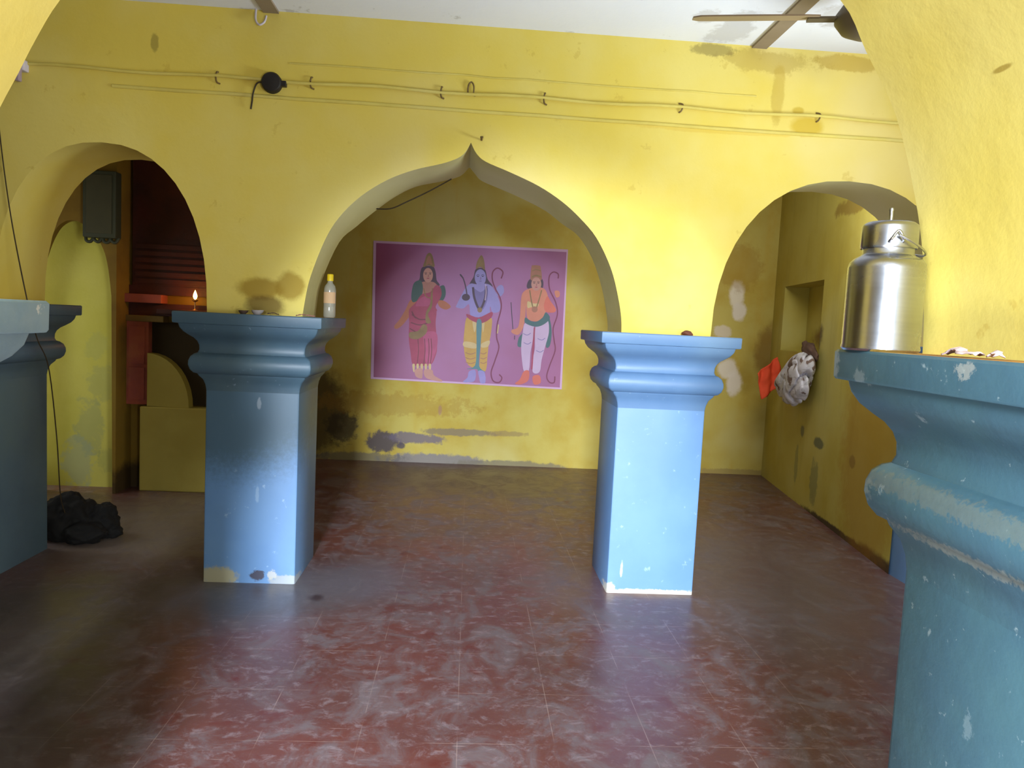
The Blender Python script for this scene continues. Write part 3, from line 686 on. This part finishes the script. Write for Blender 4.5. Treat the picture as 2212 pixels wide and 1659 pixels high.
M_mar = paint('maroon_carved_wood', (74, 34, 26), (58, 34, 28), (82, 40, 24), scale=4, bump=.5, rough=.6)
M_redp = paint('faded_red_wood', (166, 84, 62), (148, 76, 66), (172, 112, 70), scale=5, bump=.4, rough=.7)
ds = empty('carved_doorway', (-2.3, 6.25, 0), 'dark maroon carved wooden shrine doorway behind the left arch', 'doorway')
pn = bmesh.new(); box(pn, -.42, .55, -.05, 0, 1.66, 2.70)
for k in range(6): box(pn, -.40 + (.01 if k % 2 else 0), .50, -.065 - .006*(k % 2), -.05, 1.68 + k*.055, 1.715 + k*.055)
obj('maroon_panel', pn, M_mar, ds)
obj('lintel', bxm(-.475, -.16, -.13, 0, 1.520, 1.59, .006), M_redp, ds); obj('lintel', bxm(-.47, -.15, -.11, 0, 1.37, 1.42, .006), paint('dull_ochre_wood', (122, 98, 48), (106, 84, 40)), ds)
obj('lintel_recess', bxm(-.45, .50, -.06, 0, 1.42, 1.52), M_mar, ds); obj('upper_recess', bxm(-.45, .50, -.055, 0, 1.59, 1.66), M_mar, ds)
pt = bmesh.new(); box(pt, -.445, -.275, -.09, 0, .70, 1.37); box(pt, -.425, -.30, -.105, -.09, .74, 1.0); box(pt, -.425, -.30, -.105, -.09, 1.03, 1.33)
obj('door_post', pt, M_redp, ds)
obj('lamp_ledge', bxm(-.16, .50, -.22, 0, 1.44, 1.479, .004), M_mar, ds)
obj('dark_back', bxm(-.275, .50, -.02, 0, .70, 1.37), plain('dark_plaster', (58, 46, 24), .9, var=.3, scale=5), ds)  # dark plaster panel right of the post
# rounded yellow plaster hump and low ledge at the shrine foot
bm = bmesh.new(); pr = [(-2.570, .693), (-2.570, 1.10)] + [(-2.570, 1.12)] + [(-2.57 + .33*math.sin(k*PI/20), .69 + .43*math.cos(k*PI/20)) for k in range(1, 11)]
a = [bm.verts.new((x, 6.13, z)) for x, z in pr]; b = [bm.verts.new((x, 6.225, z)) for x, z in pr]
for i in range(len(a)): bm.faces.new((a[i], a[(i+1) % len(a)], b[(i+1) % len(a)], b[i]))
bm.faces.new(a); bm.faces.new(b); 
M_hump = paint('dull_yellow_plaster', (176, 160, 78), (164, 146, 66))
tag(obj('plaster_hump', bm, M_hump, None, 30), 'rounded dull yellow plaster hump beside the red door post', 'plaster hump', None, 'thing')
struct('trim_5', bxm(-2.62, -1.8, 6.11, 6.25, 0, .69, .01), M_hump)

fl = empty('oil_lamp', (-2.19, 6.10, 1.480), 'small lit oil lamp with orange flame left of the yellow pier', 'oil lamp')
obj('stem', lathe(bmesh.new(), [(0, 0), (.022, 0), (.020, .006), (.005, .012), (.004, .06), (.006, .066), (.022, .075), (.024, .082), (0, .082)], 20), plain('brass', (190, 160, 110), .35, 1), fl, 40)
obj('flame', lathe(bmesh.new(), [(0, .084), (.010, .092), (.0155, .108), (.014, .124), (.008, .142), (0, .162)], 20), plain('flame', (255, 190, 80), .5, emit=((255, 196, 90), 22)), fl, 60)
lg = bpy.data.lights.new('flame_light', 'POINT'); lg.energy = 1.6; lg.color = (1, .36, .08); lg.shadow_soft_size = .03
lo = bpy.data.objects.new('flame_light', lg); lo.location = (-2.21, 6.03, 1.60); C.objects.link(lo)

# black crumpled heap on the floor
bm = bmesh.new()
rnd = random.Random(4)
for (x, y, z, rx, ry, rz) in ((-2.50, 4.80, .115, .17, .14, .17), (-2.41, 4.83, .10, .12, .13, .14), (-2.30, 4.85, .095, .095, .10, .12), (-2.36, 4.72, .06, .14, .10, .07), (-2.245, 4.84, .04, .07, .06, .045), (-2.52, 4.87, .2, .08, .07, .065), (-2.29, 4.87, .15, .07, .06, .06)):
    s = bmesh.new(); bmesh.ops.create_icosphere(s, subdivisions=4, radius=1)
    off = Vector((rnd.random()*9, rnd.random()*9, rnd.random()*9))
    for v in s.verts:
        k = 1 + .20*noise.noise(v.co*1.7+off) + .14*noise.noise(v.co*4+off) + .05*noise.noise(v.co*9+off)
        v.co = Vector((x + v.co.x*rx*k, y + v.co.y*ry*k, max(.004, z + v.co.z*rz*k)))
    me = bpy.data.meshes.new('tmp'); s.to_mesh(me); s.free(); bm.from_mesh(me); bpy.data.meshes.remove(me)
heap = tag(obj('black_cloth_heap', bm, plain('black_cloth', (12, 11, 12), .85, var=.5, scale=14), None, 70), 'black crumpled cloth heap on the floor beside the dark left pillar', 'cloth heap', None, 'thing')
rm = heap.modifiers.new('merge', 'REMESH'); rm.mode = 'VOXEL'; rm.voxel_size = .007; rm.use_smooth_shade = True

# ------------------------------------------------------------------ right aisle: orange cloth and grey bundle
def cloth_grid(name, fn, nu, nv, m, label, cat):
    bm = bmesh.new(); g = [[bm.verts.new(fn(i/(nu-1), j/(nv-1))) for j in range(nv)] for i in range(nu)]
    for i in range(nu-1):
        for j in range(nv-1): bm.faces.new((g[i][j], g[i+1][j], g[i+1][j+1], g[i][j+1]))
    o = obj(name, bm, m, None, 80); md = o.modifiers.new('thick', 'SOLIDIFY'); md.thickness = .006
    return tag(o, label, cat, None, 'thing')
def rag(u, v):  # hangs like a kite from a nail, folds running down
    a, b = u-.5, v-.5
    x = 2.965 + (a*.95 + b*.30)*.23; z = 1.085 + (a*.62 - b*.95)*.27
    y = 7.15 + .018*math.sin(a*11+b*4) + .02*noise.noise(Vector((u*4, v*4, 2))) + .06*a
    return Vector((x, y, z))
cloth_grid('orange_cloth', rag, 22, 18, plain('orange_cloth', (236, 84, 46), .8, var=.2, scale=12), 'orange cloth hanging in the right corner beside the grey bundle', 'cloth')
def bundle_mat():
    t = NT('grey_striped_cloth')
    w = t.noise(5, 3, .5, t.scaled((1.2, 1, 2.2)), 1.5)
    c = t.mix(t.ramp(w, .5, .56), lin((206, 204, 214)), lin((180, 178, 184)))
    c = t.mix(t.ramp(t.noise(6.5, 3, .5, t.scaled((1, 1, .8)), 2.), .57, .64), c, lin((112, 92, 84)))
    t.l.new(c, t.bsdf.inputs['Base Color']); t.bsdf.inputs['Roughness'].default_value = .85
    return t.m
bm = bmesh.new(); bmesh.ops.create_icosphere(bm, subdivisions=6, radius=1)
for v in bm.verts:
    n_ = v.co.copy()
    fold = math.sin(3.6*(n_.x*.9 + n_.z*.7) + 1.6*noise.noise(n_*1.3)) ; f2 = math.sin(4.6*(n_.x*.8 - n_.z*.6) + 1.5*noise.noise(n_*2.1+Vector((5, 0, 0))))
    k = 1 + .14*noise.noise(n_*1.2+Vector((3, 1, 0))) - .16*(1-abs(fold))**3 - .10*(1-abs(f2))**3
    taper = .62 + .38*min(1, max(0, (1-n_.z)*.9))          # pinched towards its upper end
    s = 1.97 + n_.x*.50*k*taper - .16*max(0, n_.z); z = 1.125 + n_.z*.245*k - .07*n_.x*(1 if n_.z > -.2 else .3)
    v.co = rw(s, z, -.11 + n_.y*.10*k)
cb = tag(obj('cloth_bundle', bm, bundle_mat(), None, 80), 'grey and white striped cloth bundle hanging below the right wall recess', 'cloth bundle', None, 'thing')
bm = bmesh.new(); bmesh.ops.create_icosphere(bm, subdivisions=4, radius=1)
for v in bm.verts:
    n_ = v.co.copy(); k = 1 + .3*noise.noise(n_*1.8+Vector((1, 7, 2))) - .1*abs(math.sin(6*n_.x+3*n_.z))
    v.co = rw(1.78 + n_.x*.17*k + .12*n_.z, 1.385 + n_.z*.085*k, -.045 + n_.y*.045*k)
tag(obj('brown_cloth_knot', bm, plain('brown_cloth', (104, 78, 66), .85, var=.5, scale=8), cb, 80), 'dark brown knotted upper end')

# ------------------------------------------------------------------ light
w = bpy.data.worlds.new('World'); bpy.context.scene.world = w; w.use_nodes = True
bg = w.node_tree.nodes['Background']; bg.inputs[0].default_value = (.80, .90, 1, 1); bg.inputs[1].default_value = .5
def area(name, loc, target, sx, sy, e, col, spread=180):
    l = bpy.data.lights.new(name, 'AREA'); l.shape = 'RECTANGLE'; l.size = sx; l.size_y = sy; l.energy = e; l.color = col; l.spread = math.radians(spread)
    o = bpy.data.objects.new(name, l); o.location = loc
    o.rotation_euler = (Vector(target)-Vector(loc)).to_track_quat('-Z', 'Y').to_euler(); C.objects.link(o); return o
area('doorway_daylight', (-.66, -4.2, 2.4), (-.15, 4, -.9), .9, .9, 225, (.80, .89, 1), 62)
area('right_doorway_daylight', (2.35, -1.9, 1.2), (1.7, 4, 2.4), 1.1, 1.8, 172, (1, 1, .97))
area('ceiling_fill', (-.95, -.9, .06), (1.0, 3.6, 3.05), .9, 1.2, 95, (.90, .96, 1))  # added fill aimed up to brighten the ceiling, no step stands here
area('hall_side_fill', (3.38, 2.75, 1.7), (.9, 3.2, 3.056), .9, .9, 36, (.80, .90, 1), 75)  # added fill for the ceiling, no window stands here
area('passage_daylight', (-3.95, 6.12, 1.2), (-2.6, 6.14, 1.2), .14, 2.0, 9, (1, 1, .85))
area('left_aisle_fill', (-3.95, 5.1, 1.5), (-2.2, 5.3, .3), .8, 1.2, 11, (.96, 1, .95))  # unseen fill lamp added to lift the dark left aisle
area('right_aisle_fill', (2.2, 5.0, 2.98), (2.6, 7.7, .9), .8, 1.2, 40, (1, 1, .95))  # fill lamp added under the ceiling, hidden above the arches

# ------------------------------------------------------------------ camera
cam = bpy.data.cameras.new('camera'); cam.lens = 26.18; cam.sensor_width = 36; cam.clip_start = .02
co = bpy.data.objects.new('camera', cam); C.objects.link(co)
r_ = Vector((.99723557, -.05627586, .04852057)); u_ = Vector((-.04370236, .0838981, .99551555)); f_ = Vector((.06009428, .99488398, -.08120678))
co.matrix_world = Matrix(((r_.x, u_.x, -f_.x, 0), (r_.y, u_.y, -f_.y, 0), (r_.z, u_.z, -f_.z, 1.5), (0, 0, 0, 1)))
sc = bpy.context.scene; sc.camera = co
sc.view_settings.view_transform = 'Standard'; sc.view_settings.look = 'None'
sc.cycles.max_bounces = 8
